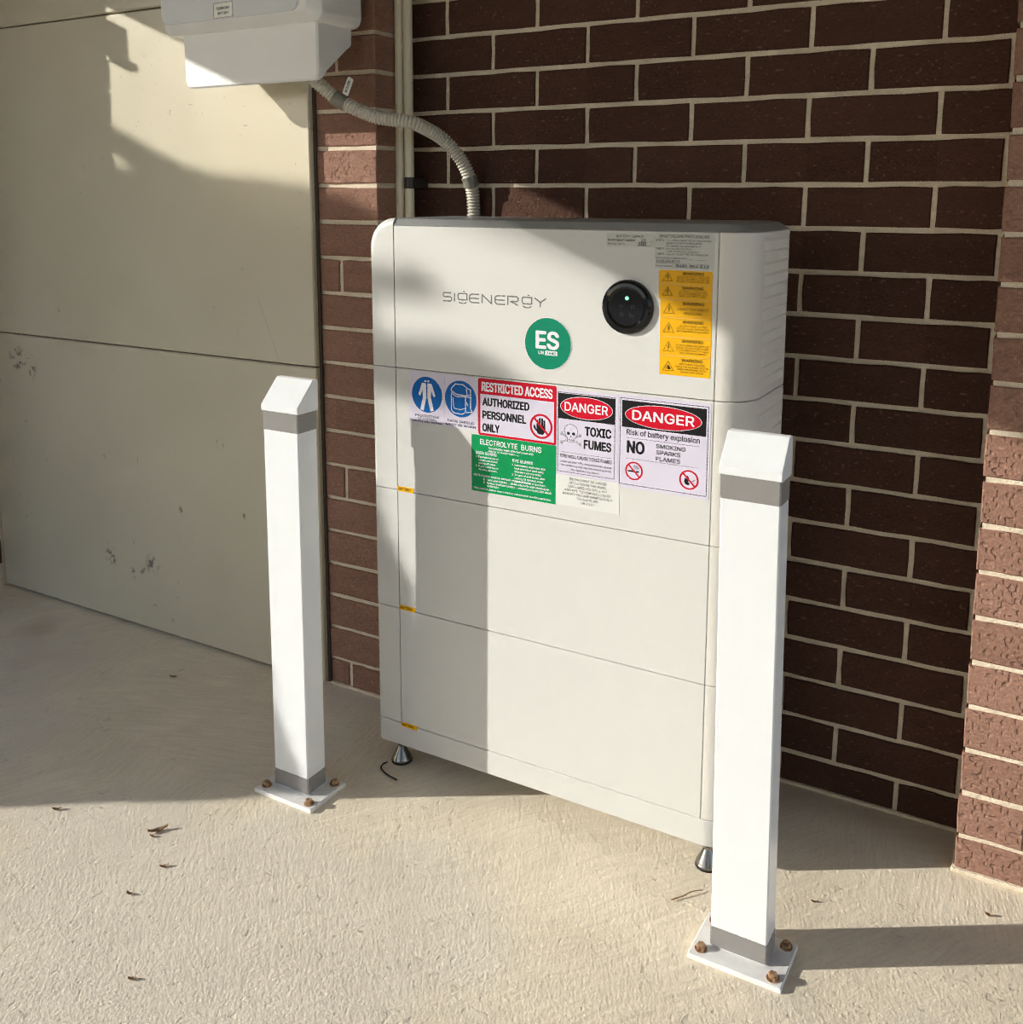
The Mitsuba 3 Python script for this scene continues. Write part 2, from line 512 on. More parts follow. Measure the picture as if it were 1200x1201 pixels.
def fins(z0, z1):
    """Staggered upright ribs on the right flank of a module."""
    out = []
    n = int((z1 - z0 - 0.012) / 0.0205)
    zs = z0 + (z1 - z0 - n * 0.0205) / 2
    for i in range(n):
        for j in range(18):
            y = -0.302 + j * 0.0085 + (0.0042 if i % 2 else 0)
            if y > YB - 0.006:
                continue
            a, b = zs + i * 0.0205 + 0.0015, zs + (i + 1) * 0.0205 - 0.0015
            p = [(XR - .0004, y - .0021, a), (XR - .0004, y + .0021, a), (XR - .0004, y + .0021, b), (XR - .0004, y - .0021, b),
                 (XR + .0015, y - .0010, a + .0022), (XR + .0015, y + .0010, a + .0022), (XR + .0015, y + .0010, b - .0022), (XR + .0015, y - .0010, b - .0022)]
            f = [(4, 5, 6), (4, 6, 7), (0, 5, 4), (0, 1, 5), (1, 6, 5), (1, 2, 6), (2, 7, 6), (2, 3, 7), (3, 4, 7), (3, 0, 4)]
            out.append(trimesh.Trimesh(np.array(p), np.array(f), process=False))
    return cat_(out)


mods = [('battery_module', 0.1035, 0.3700), ('battery_module', 0.3700, 0.6355), ('battery_module', 0.6355, 0.9000)]
for nm, z0, z1 in mods:
    k = key_for(f'{BAT}__{nm}')
    scene[k] = ply(slab(right_plan, SEAM_R + G, z0 + G, z1 - G), 'ribbed_mat', smooth=25)
    put('front_panel', ply(bx(SEAM_L + G, SEAM_R - G, YF, YB + 0.01, z0 + G, z1 - G, 0.0010), 'casing_mat'), k)
    put('left_trim', ply(slab(left_plan, SEAM_L - G, z0 + G, z1 - G), 'casing_mat', smooth=20), k)
    labels[put('side_fins', ply(fins(z0, z1), 'ribbed_mat'), k)] = {'kind': 'stuff', 'label': 'staggered small ribs on the side'}
ZT, ZC = 1.1935, 1.2090                 # top of the front panel, top of the grey cap
ctl = key_for(f'{BAT}__control_module')
scene[ctl] = ply(slab(right_plan, SEAM_R + G, 0.9 + G, ZT, 0.0014), 'ribbed_mat', smooth=25)
put('front_panel', ply(bx(SEAM_L + G, SEAM_R - G, YF, YB + 0.01, 0.9 + G, ZT, 0.0014), 'casing_mat'), ctl)


def rounded_left(r, x0, top):
    """Front view of the top left trim: a rounded top corner."""
    cx, cz = x0 + r, top - r
    pts = [(SEAM_L - G, 0.9 + G), (x0, 0.9 + G)]
    for a in np.linspace(0, 90, 15):
        a = math.radians(a)
        pts.append((cx - r * math.cos(a), cz + r * math.sin(a)))
    pts.append((SEAM_L - G, top))
    return np.array(pts)


rings = []
for a in np.linspace(0, 90, 9):
    a = math.radians(a)
    o = rounded_left(0.046 + 0.024 * math.sin(a), XL - CH * math.sin(a), ZT + 0.0005 + (ZC - ZT - 0.0005) * min(1.0, 1.6 * math.sin(a)))
    rings.append(np.column_stack([o[:, 0], np.full(len(o), YF + CHY - CHY * math.cos(a)), o[:, 1]]))
rings.append(rings[-1] * [1, 0, 1] + [0, YB, 0])
tri = hull(*rings)
put('left_trim', ply(tri, 'casing_mat', smooth=20), ctl)


def cap_plan(inset, side):
    base = [(SEAM_L + G, YF + inset)]
    cx, rx, ry = -0.402, XR - side + 0.402, 0.066
    for a in np.linspace(0, 90, 13):
        a = math.radians(a)
        base.append((cx + rx * math.sin(a), YF + ry - (ry - inset) * math.cos(a)))
    return np.array(base + [(XR - side, YB), (SEAM_L + G, YB)])


lo_, mi_, hi_ = cap_plan(0.0005, 0.0005), cap_plan(0.010, 0.020), cap_plan(0.0145, 0.040)
capm = hull(*[np.column_stack([q, np.full(len(q), z)]) for q, z in ((lo_, ZT + 0.0006), (lo_, ZT + 0.0012), (mi_, ZC - 0.0025), (hi_, ZC))])
put('top_cap', ply(capm, 'casing_top_mat', smooth=20), ctl)
tag(f'{ctl}__top_cap', 'glossy grey top cap with bevelled edge')
labels[put('side_fins', ply(fins(0.9, ZT), 'ribbed_mat'), ctl)] = {'kind': 'stuff', 'label': 'staggered small ribs on the side'}
# dark core seen in the seams
add('core', bx(XL + 0.01, -0.42, YF + 0.006, YB - 0.01, 0.06, ZT - 0.075), 'gap_mat', BAT)


def base_plan(x, inset=0.0):
    p = unary_union([left_plan(-0.8, inset), right_plan(-0.8, inset)])
    return p


add('base', slab(base_plan, 0, 0.050, 0.1035 - 0.0008, 0.0016), 'casing_mat', BAT, smooth=20)
foot = cat_([lathe([(0, 0), (0.0215, 0), (0.0225, 0.002), (0.0225, 0.006), (0.021, 0.008), (0.0205, 0.012), (0.0085, 0.033), (0.0075, 0.036), (0, 0.036)], 28),
             lathe([(0, 0.034), (0.0088, 0.034), (0.0088, 0.040), (0.005, 0.0405), (0.005, 0.056), (0, 0.056)], 6)])
fp = ply(foot, 'steel_mat', smooth=35)
pad = ply(lathe([(0, 0), (0.0232, 0), (0.0232, 0.004), (0, 0.004)], 28), 'rubber_mat')
for fx, fy in ((-1.108, -0.345), (-0.395, -0.345), (-1.108, -0.185), (-0.395, -0.185)):
    k = put('levelling_foot', fp, BAT, T().translate([fx, fy, 0.001]))
    put('rubber_pad', pad, k, T().translate([fx, fy, 0.0]))
tag(f'{BAT}__levelling_foot', 'cone shaped steel levelling foot')

# round black display
disp = key_for(f'{BAT}__display')
DX, DZ, DR = -0.571, 1.0565, 0.0495
m = lathe([(0, 0), (DR, 0), (DR, 0.004), (DR - 0.0015, 0.0075), (DR - 0.006, 0.0105), (DR - 0.012, 0.0112), (DR - 0.0155, 0.0095), (DR - 0.0165, 0.0085), (0, 0.0085)], 64)
m.apply_translation([DX, DZ, 0])
scene[disp] = ply(xz(m, YF), 'display_mat', smooth=25)
tag(disp, 'round glossy black display button with a green light')
m = lathe([(0, 0), (0.0034, 0), (0.0034, 0.0004), (0, 0.0004)], 20)
m.apply_translation([DX + 0.001, DZ + 0.0165, 0])
scene[f'{disp}__status_light'] = {**ply(xz(m, YF - 0.0085), 'ink_green_mat'), 'emitter': {'type': 'area', 'radiance': rgb((0.10, 0.42, 0.20))}}


def stroke(pts, w, closed=False, cap=2):
    ls = LineString(list(pts) + ([pts[0]] if closed else []))
    return ls.buffer(w / 2, cap_style=cap, join_style=1, quad_segs=4)


def ring(x, z, r, w):
    return Point(x, z).buffer(r, 24).difference(Point(x, z).buffer(r - w, 24))


L0 = 0.0003                               # one layer of print


def printed(name, shape, ink, parent, level, y=YF, thick=L0):
    k = key_for(f'{parent}__{name}')
    scene[k] = ply(xz(extr(shape, thick), y - level * L0), ink)
    return k


def text(s, x0, x1, z, h, bold=False):
    """Lettering of cap height h on the baseline z, fitted between x0 and x1."""
    m = meshkit.text_mesh(s, h, L0, bold)
    b = m.bounds
    k = (x1 - x0) / (b[1, 0] - b[0, 0])
    v = m.vertices.copy()
    v[:, 0] = x0 + (v[:, 0] - b[0, 0]) * k
    v[:, 1] += z
    m.vertices = v
    return m


def heavy(s, x0, x1, z, h, k=0.034):
    """A black weight: the bold letters overlaid with themselves a little to the left, right, up and down."""
    out = []
    for dx, dz in ((-k, 0), (k, 0), (0, k * .6), (0, -k * .6)):
        m = text(s, x0 + h * k, x1 - h * k, z, h, True)
        m.apply_translation([dx * h, dz * h, 0])
        out.append(m)
    return cat_(out)


def lettering(ms, ink, parent, level, name='lettering', y=YF):
    k = key_for(f'{parent}__{name}')
    scene[k] = ply(xz(cat_(ms), y - level * L0), ink)
    return k


icons = [stroke([(DX - .014 + i * .0, DZ + .001 + j * .0035), (DX - .007, DZ + .001 + j * .0035)], .0006) for i in (0,) for j in (0, 1)]
icons += [sbox(DX + .009, DZ - .001, DX + .016, DZ + .004).difference(sbox(DX + .0096, DZ - .0004, DX + .0154, DZ + .0034)),
          ring(DX - .0085, DZ - .0135, .0035, .0006), stroke([(DX - .0105, DZ - .0135), (DX - .0065, DZ - .0135)], .0006),
          sbox(DX + .006, DZ - .017, DX + .0105, DZ - .0105).difference(sbox(DX + .0066, DZ - .0164, DX + .0099, DZ - .0111)),
          stroke([(DX + .012, DZ - .017), (DX + .014, DZ - .013), (DX + .014, DZ - .017)], .0006)]
k = f'{disp}__icon_print'
scene[k] = ply(xz(extr(unary_union(icons), 0.0002), YF - 0.0085), 'display_icon_mat')

# maker's word mark in thin line letters
LOGO_S = 0.2335 / 727.0


def LP(px, py):
    return (-0.972 + (px - 118) * LOGO_S, 1.0458 + (60 - py) * LOGO_S * 0.92)


def PL(pts, closed=False, w=8.0):
    return stroke([LP(*p) for p in pts], w * LOGO_S, closed)


def bowl(x0, x1):
    return [PL([(x0 + 6, 2), (x1, 2), (x1, 44), (x0 + 6, 44), (x0, 36), (x0, 10)], True), PL([((x0 + x1) / 2 + 4, -12), ((x0 + x1) / 2 + 18, -12)], w=7),
            PL([(x0 + 4, 58), (x0 + 14, 66), (x0 + 36, 69), (x1 - 12, 66), (x1 - 2, 58)], w=7)]


lg = [PL([(180, 2), (126, 2), (120, 8), (120, 22), (126, 29), (174, 29), (180, 36), (180, 52), (174, 58), (118, 58)]), PL([(203, 2), (203, 58)])]
lg += bowl(230, 294)
for x in (312, 495):
    lg += [PL([(x + 72, 2), (x + 14, 2), (x + 2, 12), (x, 30), (x + 2, 48), (x + 14, 58), (x + 72, 58)]), PL([(x, 30), (x + 68, 30)])]
lg += [PL([(404, 58), (404, 2), (470, 58), (470, 2)]), PL([(585, 58), (585, 2), (646, 2), (656, 10), (656, 26), (646, 34), (604, 34), (606, 36), (656, 58)])]
lg += bowl(684, 748)
lg += [PL([(768, 2), (806, 30), (845, 2)]), PL([(806, 30), (806, 60)])]
printed('word_mark', unary_union(lg), 'ink_grey_mat', BAT, 0.2)
tag(f'{BAT}__word_mark', 'thin grey line lettering of the maker name')


# ---- stickers (each a part of the cabinet, its print sub-parts)
def sticker(name, x0, x1, z0, z1, paper, label, r=0.0, level=0.6):
    g = sbox(x0, z0, x1, z1)
    if r:
        g = g.buffer(-r).buffer(r, quad_segs=4)
    k = key_for(f'{BAT}__{name}')
    scene[k] = ply(xz(extr(g, 0.0006), YF - 0.0001), paper)
    tag(k, label)
    return k


P2 = 2.4                                  # first print layer above the paper

# round green ES
k = key_for(f'{BAT}__round_sticker')
scene[k] = ply(xz(extr(Point(-0.734, 0.977).buffer(0.0502, 32), 0.0006), YF - 0.0001), 'ink_teal_mat')
tag(k, 'round green ES sticker')
printed('border', ring(-0.734, 0.977, 0.0502, 0.0008), 'ink_white_mat', k, P2)
lettering([heavy('ES', -0.7605, -0.7095, 0.9680, 0.0315, .03), text('UN', -0.7545, -0.7425, 0.956, 0.0062, True)], 'ink_white_mat', k, P2)
printed('number_box', sbox(-0.7395, 0.955, -0.7135, 0.9635), 'ink_white_mat', k, P2)
lettering([text('3480', -0.7365, -0.7165, 0.9568, 0.0048, True)], 'ink_teal_mat', k, P2 + 1.2, 'number')

# protective clothing
k = sticker('clothing_sticker', -1.0565, -0.9705, 0.7895, 0.8975, 'paper_white_mat', 'white sticker with blue protective clothing sign')
cx, cz = -1.0135, 0.8500
printed('blue_disc', Point(cx, cz).buffer(0.0375, 28), 'ink_blue_mat', k, P2)
suit = [Polygon([(cx - .002, cz + .024), (cx - .012, cz + .024), (cx - .021, cz - .001), (cx - .0165, cz - .003), (cx - .0105, cz + .010), (cx - .010, cz - .006), (cx - .017, cz - .032), (cx - .0085, cz - .034), (cx - .0012, cz - .006)])]
suit += [affinity.scale(suit[0], -1, 1, origin=(cx, cz)), sbox(cx - .006, cz + .0265, cx - .001, cz + .030), sbox(cx + .001, cz + .0265, cx + .006, cz + .030)]
printed('suit_sign', unary_union(suit), 'ink_white_mat', k, P2 + 1.2)
lettering([text('PROTECTIVE', cx - .030, cx + .030, .8025, .0046, True), text('CLOTHING', cx - .023, cx + .023, .7965, .0044, True), text('MUST BE WORN', cx - .036, cx + .036, .7908, .0040, True)], 'ink_soft_mat', k, P2)

# face shield
k = sticker('face_shield_sticker', -0.970, -0.891, 0.7895, 0.8970, 'paper_white_mat', 'white sticker with blue face shield sign')
cx, cz = -0.9315, 0.8495
printed('blue_disc', Point(cx, cz).buffer(0.0375, 28), 'ink_blue_mat', k, P2)
w_ = 0.0018
hs = [stroke([(cx - .023, cz + .016), (cx - .020, cz + .022), (cx - .012, cz + .030), (cx + .006, cz + .030), (cx + .015, cz + .024), (cx + .024, cz + .021), (cx + .024, cz + .009)], w_),
      stroke([(cx - .023, cz + .016), (cx - .010, cz + .009), (cx + .012, cz + .008), (cx + .026, cz + .011)], w_), stroke([(cx - .022, cz + .011), (cx - .010, cz + .0045), (cx + .026, cz + .006)], w_),
      stroke([(cx - .022, cz + .009), (cx - .022, cz - .024), (cx - .016, cz - .030), (cx + .004, cz - .031), (cx + .012, cz - .026), (cx + .012, cz + .005)], w_),
      stroke([(cx - .018, cz + .002), (cx - .016, cz - .020), (cx - .002, cz - .022), (cx + .012, cz - .018)], w_ * .8), stroke([(cx + .024, cz + .006), (cx + .024, cz - .018), (cx + .028, cz - .024), (cx + .014, cz - .026)], w_),
      stroke([(cx + .014, cz - .006), (cx + .018, cz - .012)], w_), stroke([(cx + .014, cz + .022), (cx + .016, cz + .010)], w_)]
printed('helmet_sign', unary_union(hs), 'ink_white_mat', k, P2 + 1.2)
lettering([text('FACE SHIELD', cx - .032, cx + .032, .8000, .0048, True), text('MUST BE WORN', cx - .036, cx + .036, .7925, .0046, True)], 'ink_soft_mat', k, P2)


def ban(k, cx, cz, r, level=P2):
    """Red prohibition ring with its slash from upper left to lower right."""
    g = unary_union([ring(cx, cz, r, r * .15), stroke([(cx - r * .66, cz + r * .66), (cx + r * .66, cz - r * .66)], r * .15)])
    printed('ban_ring', g, 'ink_red_mat', k, level)


# restricted access
k = sticker('restricted_sticker', -0.8895, -0.7148, 0.7815, 0.8970, 'paper_white_mat', 'white and red RESTRICTED ACCESS sticker', .004)
x0, x1, z0, z1 = -0.8895, -0.7148, 0.7815, 0.8970
outer_ = sbox(x0, z0, x1, z1).buffer(-.004).buffer(.004, quad_segs=4)
printed('red_frame', unary_union([outer_.difference(sbox(x0 + .0045, z0 + .0045, x1 - .0045, z1 - .0045)), outer_.intersection(sbox(x0, .8655, x1, z1))]), 'ink_red_mat', k, P2)
lettering([heavy('RESTRICTED ACCESS', -0.8815, -0.7225, .8720, .0175, .03)], 'ink_white_mat', k, P2 + 1.2, 'heading')
lettering([heavy('AUTHORIZED', -0.8800, -0.7735, .8430, .0150), heavy('PERSONNEL', -0.8800, -0.7800, .8165, .0150), heavy('ONLY', -0.8800, -0.8405, .7905, .0150)], 'ink_black_mat', k, P2)
hx, hz = -0.7475, 0.8150
hand = [Polygon([(hx - .0075, hz - .0135), (hx - .0095, hz + .001), (hx + .0085, hz + .001), (hx + .0085, hz - .009), (hx + .004, hz - .0155), (hx - .003, hz - .0155)]).buffer(.0008)]
for dx, zt in ((-.0078, .0105), (-.0028, .0150), (.0024, .0145), (.0072, .0105)):
    hand.append(stroke([(hx + dx, hz), (hx + dx, hz + zt)], .0037, cap=1))
hand.append(stroke([(hx - .0065, hz - .011), (hx - .0125, hz - .006), (hx - .0150, hz - .0005)], .0034, cap=1))
printed('hand_sign', unary_union(hand), 'ink_black_mat', k, P2)
ban(k, hx, hz, .0245, P2 + 1.2)

# toxic fumes
k = sticker('toxic_sticker', -0.7138, -0.5858, 0.7265, 0.8930, 'paper_white_mat', 'white DANGER TOXIC FUMES sticker with skull')
ix0, ix1, iz0, iz1 = -0.7110, -0.5925, 0.7325, 0.8870
printed('border', sbox(ix0, iz0, ix1, iz1).buffer(.0004).difference(sbox(ix0, iz0, ix1, iz1).buffer(-.0005)), 'ink_soft_mat', k, P2)
printed('black_field', sbox(ix0, .8360, ix1, .8850), 'ink_black_mat', k, P2)
ell = affinity.scale(Point(-0.6515, .8605).buffer(1, 28), .0545, .0215)
printed('white_oval', ell, 'ink_white_mat', k, P2 + 1.1)
printed('red_oval', affinity.scale(ell, .978, .955), 'ink_red_mat', k, P2 + 2.2)
lettering([text('DANGER', -0.6965, -0.6065, .8525, .0165, True)], 'ink_white_mat', k, P2 + 3.3, 'heading')
lettering([heavy('TOXIC', -0.6540, -0.5995, .8090, .0160), heavy('FUMES', -0.6560, -0.5990, .7835, .0160), text('FIRE WILL CAUSE TOXIC FUMES', -0.7055, -0.5975, .7605, .0062, True)], 'ink_black_mat', k, P2)
lettering([text('Appropriate PPE requirements apply', -0.7045, -0.5975, .7510, .0040), text('for entering the room/working with', -0.7040, -0.5985, .7438, .0040), text('the battery systems', -0.6820, -0.6230, .7366, .0040)], 'ink_soft_mat', k, P2, 'small_print')
printed('rule', stroke([(-0.7055, .7710), (-0.5975, .7710)], .0005), 'ink_soft_mat', k, P2)
sx, sz = -0.6830, .8065
sk = [affinity.scale(ring(sx, sz + .0065, .0145, .0007), 1, .95).difference(sbox(sx - .02, sz - .02, sx + .02, sz - .002)),
      stroke([(sx - .0125, sz - .002), (sx - .0075, sz - .0075), (sx - .007, sz - .0145), (sx + .007, sz - .0145), (sx + .0075, sz - .0075), (sx + .0125, sz - .002)], .0007),
      affinity.scale(Point(sx - .0055, sz + .002).buffer(.0032), 1, .9), affinity.scale(Point(sx + .0055, sz + .002).buffer(.0032), 1, .9),
      Polygon([(sx, sz - .001), (sx - .0016, sz - .0045), (sx + .0016, sz - .0045)])]
for a in (-.0045, -.0015, .0015, .0045):
    sk.append(stroke([(sx + a, sz - .0085), (sx + a, sz - .0125)], .0005))
sk.append(stroke([(sx - .0065, sz - .0105), (sx + .0065, sz - .0105)], .0005))
for s in (-1, 1):
    for e in (-1, 1):
        # the bone ends beyond the skull
        ax, az, bx_, bz = sx + s * .0105, sz - .0085 + e * (.0035), sx + s * .0185, sz - .0085 + e * .0085
        sk += [stroke([(ax, az + .001), (bx_, bz + .001)], .0005), stroke([(ax, az - .001), (bx_, bz - .001)], .0005), ring(bx_ + s * .0012, bz + .0016, .0019, .0005), ring(bx_ + s * .0012, bz - .0012, .0019, .0005)]
printed('skull_sign', unary_union(sk), 'ink_black_mat', k, P2)

# risk of explosion
k = sticker('explosion_sticker', -0.5852, -0.4095, 0.7200, 0.8955, 'paper_white_mat', 'large white DANGER battery explosion sticker')
ix0, ix1, iz0, iz1 = -0.5820, -0.4140, 0.7265, 0.8890
printed('border', sbox(ix0, iz0, ix1, iz1).buffer(.0004, join_style=2).difference(sbox(ix0, iz0, ix1, iz1).buffer(-.0006, join_style=2)), 'ink_soft_mat', k, P2)
printed('black_field', sbox(-0.5785, .8350, -0.4175, .8850), 'ink_black_mat', k, P2)
ell = affinity.scale(Point(-0.4990, .8595).buffer(1, 32), .0735, .0218)
printed('white_oval', ell, 'ink_white_mat', k, P2 + 1.1)
printed('red_oval', affinity.scale(ell, .983, .955), 'ink_red_mat', k, P2 + 2.2)
lettering([text('DANGER', -0.5580, -0.4390, .8510, .0175, True)], 'ink_white_mat', k, P2 + 3.3, 'heading')
lettering([text('Risk of battery explosion', -0.5690, -0.4285, .8215, .0096, True)], 'ink_soft_mat', k, P2, 'sentence')
lettering([heavy('NO', -0.5680, -0.5330, .7880, .0215)], 'ink_black_mat', k, P2)
lettering([text('SMOKING', -0.5105, -0.4545, .8030, .0074, True), text('SPARKS', -0.5105, -0.4640, .7915, .0074, True), text('FLAMES', -0.5105, -0.4640, .7795, .0074, True)], 'ink_soft_mat', k, P2, 'word_list')
printed('rule', stroke([(-0.5690, .8155), (-0.4285, .8155)], .0006), 'ink_soft_mat', k, P2)
printed('rule', stroke([(-0.5690, .7765), (-0.4285, .7765)], .0006), 'ink_soft_mat', k, P2)
cx, cz = -0.5530, .7540
cg = [sbox(cx - .012, cz - .0025, cx + .002, cz + .0005), sbox(cx + .004, cz - .0025, cx + .010, cz + .0005)]
for i in range(3):
    x = cx + .001 + i * .0035
    cg.append(stroke([(x + .001, cz + .011), (x - .0015, cz + .008), (x + .002, cz + .006), (x + .001, cz + .003)], .0008))
printed('cigarette_sign', unary_union(cg), 'ink_black_mat', k, P2)
ban(k, cx, cz, .0172, P2 + 1.2)
cx, cz = -0.4470, .7525
fl = [Polygon([(cx - .009, cz - .004), (cx - .007, cz + .003), (cx - .004, cz + .001), (cx - .003, cz + .008), (cx + .001, cz + .002), (cx - .001, cz - .003), (cx + .001, cz - .009), (cx - .005, cz - .010)]),
      Polygon([(cx + .004, cz - .004), (cx + .012, cz + .0005), (cx + .0115, cz + .0015), (cx + .0035, cz - .003)]), stroke([(cx - .001, cz - .010), (cx + .002, cz - .006)], .0012)]
printed('flame_sign', unary_union(fl), 'ink_black_mat', k, P2)
ban(k, cx, cz, .0180, P2 + 1.2)

# electrolyte burns
k = sticker('burns_sticker', -0.9060, -0.7145, 0.6640, 0.7805, 'ink_green_mat', 'green ELECTROLYTE BURNS first aid sticker')
ms = [text('ELECTROLYTE', -0.8860, -0.8000, .7625, .0105, True), text('BURNS', -0.7910, -0.7460, .7625, .0105, True)]
lettering(ms, 'ink_white_mat', k, P2, 'heading')
sm = [text('Immediately wash affected areas with', -0.8665, -0.7640, .7550, .0040, True), text('plenty of water then......', -0.8665, -0.7960, .7490, .0040, True),
      text('SKIN BURNS', -0.8960, -0.8470, .7415, .0058, True), text('EYE BURNS', -0.8110, -0.7650, .7360, .0058, True)]
for i, s in enumerate(('1  If available remove all', '    acid with contaminated', '    clothing with water.', '2  If pain continues or', '    skin peels, see a nurse.')):
    sm.append(text(s.strip(), -0.8960 + (.0060 if s[0] == ' ' else 0), -0.8430 - (i % 3) * .003, .7345 - i * .0064, .0036, True))
for i, s in enumerate(('1  Immediately wash eyes with', '    large amounts of water using', '    emergency eye wash bottle.', '2  In case of acid burns, after', '    rinsing 15 minutes, keep', '    patient at hospital or by a doctor.')):
    sm.append(text(s.strip(), -0.8120 + (.0060 if s[0] == ' ' else 0), -0.7380 - (i % 3) * .004 + (.010 if i == 5 else 0), .7285 - i * .0066, .0037, True))
sm += [text('NOTE: Doctor must be advised of type of burn.', -0.9010, -0.7700, .6960, .0042, True),
       text('Lead acid battery - dilute sulphuric acid electrolyte.', -0.8700, -0.7280, .6890, .0040, True), text('Nickel cadmium battery - potassium hydroxide alkali', -0.8700, -0.7240, .6825, .0040, True),
       text('electrolyte.', -0.8700, -0.8420, .6765, .0040, True), text('PRECAUTION: Always wear protective clothing when handling electrolyte.', -0.9010, -0.7240, .6690, .0036, True)]
lettering(sm, 'ink_white_mat', k, P2, 'small_print')
printed('tick_box', unary_union([sbox(-0.8785, .6890, -0.8745, .6930).difference(sbox(-0.8778, .6897, -0.8752, .6923)), sbox(-0.8785, .6825, -0.8745, .6865).difference(sbox(-0.8778, .6832, -0.8752, .6858))]), 'ink_white_mat', k, P2)

# spill notice
k = sticker('spill_sticker', -0.7145, -0.5812, 0.6655, 0.7262, 'paper_plain_mat', 'small plain white spill notice sticker')
rows = [('IN THE EVENT OF LIQUID', .078), ('DETECTED IN THE BUND,', .078), ('USE LABELLED SPILL KIT', .082), ('AND PPE TO REMOVE LIQUID.', .098), ('REPORT FAILURE IMMEDIATELY', .104), ('TO SUPPLIER', .044), ('UN 7153', .028)]
lettering([text(s, -0.6465 - w / 2, -0.6465 + w / 2, .7175 - i * .0074, .0046) for i, (s, w) in enumerate(rows)], 'ink_soft_mat', k, P2)

# battery supply
k = sticker('supply_sticker', -0.6150, -0.5228, 1.1645, 1.1885, 'paper_grey_mat', 'small grey BATTERY SUPPLY sticker')
lettering([text('BATTERY SUPPLY', -0.5960, -0.5440, 1.1810, .0045), text('SHORT CIRCUIT CURRENT', -0.6130, -0.5590, 1.1745, .0035, True), text('A', -0.5290, -0.5265, 1.1745, .0032), text('MAX D.C. VOLTS', -0.6130, -0.5800, 1.1680, .0032), text('V', -0.5290, -0.5265, 1.1680, .0032)], 'ink_soft_mat', k, P2)
lettering([text('1.5', -0.5480, -0.5395, 1.1742, .0058, True), text('600', -0.5530, -0.5380, 1.1675, .0055, True)], 'ink_pen_mat', k, P2, 'handwriting')
printed('rule', unary_union([stroke([(-0.556, 1.1733), (-0.530, 1.1733)], .0004), stroke([(-0.556, 1.1668), (-0.530, 1.1668)], .0004)]), 'ink_soft_mat', k, P2)

# shutdown procedure
k = sticker('shutdown_sticker', -0.5215, -0.4138, 1.1280, 1.1905, 'paper_grey_mat', 'grey SHUTDOWN PROCEDURE sticker with handwriting')
lettering([text('SHUTDOWN PROCEDURE', -0.5140, -0.4220, 1.1825, .0055)], 'ink_black_mat', k, P2, 'heading')
rows = [('STEP 1', 'Turn off the INVERTER AC ISOLATOR or', 1.1765), ('', 'INVERTER SUPPLY MAIN SWITCH', 1.1717), ('', 'located in the switchboard', 1.1669), ('STEP 2', 'Isolate the PV Array', 1.1621), ('', 'Turn off the DC isolators', 1.1573), ('STEP 3', 'Turn off the BATTERY DC ISOLATOR', 1.1525)]
sm = []
for a, b, z in rows:
    if a:
        sm.append(text(a, -0.5195, -0.5050, z, .0030, True))
    sm.append(text(b, -0.5010, -0.5010 + min(.083, len(b) * .0024), z, .0030))
sm += [text('Manufacturer or supplier Name', -0.5195, -0.4620, 1.1462, .0027), text('Contact Number', -0.5195, -0.4880, 1.1318, .0027)]
lettering(sm, 'ink_soft_mat', k, P2, 'small_print')
lettering([text('AIRENERGY', -0.5190, -0.4740, 1.1390, .0050), text('0481 054 832', -0.4820, -0.4220, 1.1312, .0052, True)], 'ink_pen_mat', k, P2, 'handwriting')
printed('rule', unary_union([stroke([(-0.461, 1.1450), (-0.426, 1.1450)], .0004), stroke([(-0.519, 1.1378), (-0.426, 1.1378)], .0004)]), 'ink_soft_mat', k, P2)

# yellow warnings, six of them
warn = [(-0.5130, -0.4150, 1.1012, 1.1262, 'uppermost yellow WARNING sticker under the shutdown sticker', ['DO NOT DISCONNECT ISOLATOR', 'UNDER LOAD WHEN THE BATTERY', 'SYSTEM IS IN OPERATION CABLES LIVE']),
        (-0.5128, -0.4150, 1.0750, 1.1010, 'second yellow WARNING sticker from the top', ['PV ARRAY D.C. ISOLATORS', 'DO NOT DE-ENERGISE THE PV', 'ARRAY AND ARRAY CABLES']),
        (-0.5092, -0.4145, 1.0425, 1.0748, 'yellow WARNING do not disconnect under load sticker', ['DO NOT DISCONNECT', 'UNDER LOAD']),
        (-0.5090, -0.4140, 1.0085, 1.0423, 'fourth yellow WARNING sticker from the top', ['MULTIPLE SUPPLY SYSTEM', 'ISOLATE ALL BATTERY SUPPLIES', 'BEFORE WORKING ON EQUIPMENT']),
        (-0.5086, -0.4140, .9745, 1.0083, 'fifth yellow WARNING sticker from the top', ['BATTERY TERMINALS ARE ALWAYS LIVE', 'PARTIAL ISOLATION SWITCH MAY', 'STILL BE CONNECTED TO LIVE CABLES', 'TAKE CARE WHEN WORKING']),
        (-0.5082, -0.4140, .9395, .9743, 'lowest yellow WARNING arc flash sticker', ['ARC FLASH HAZARD', 'PROTECTIVE EQUIPMENT MUST BE', 'WORN WHEN WORKING ON THE', 'LIVE BATTERY SYSTEM'])]
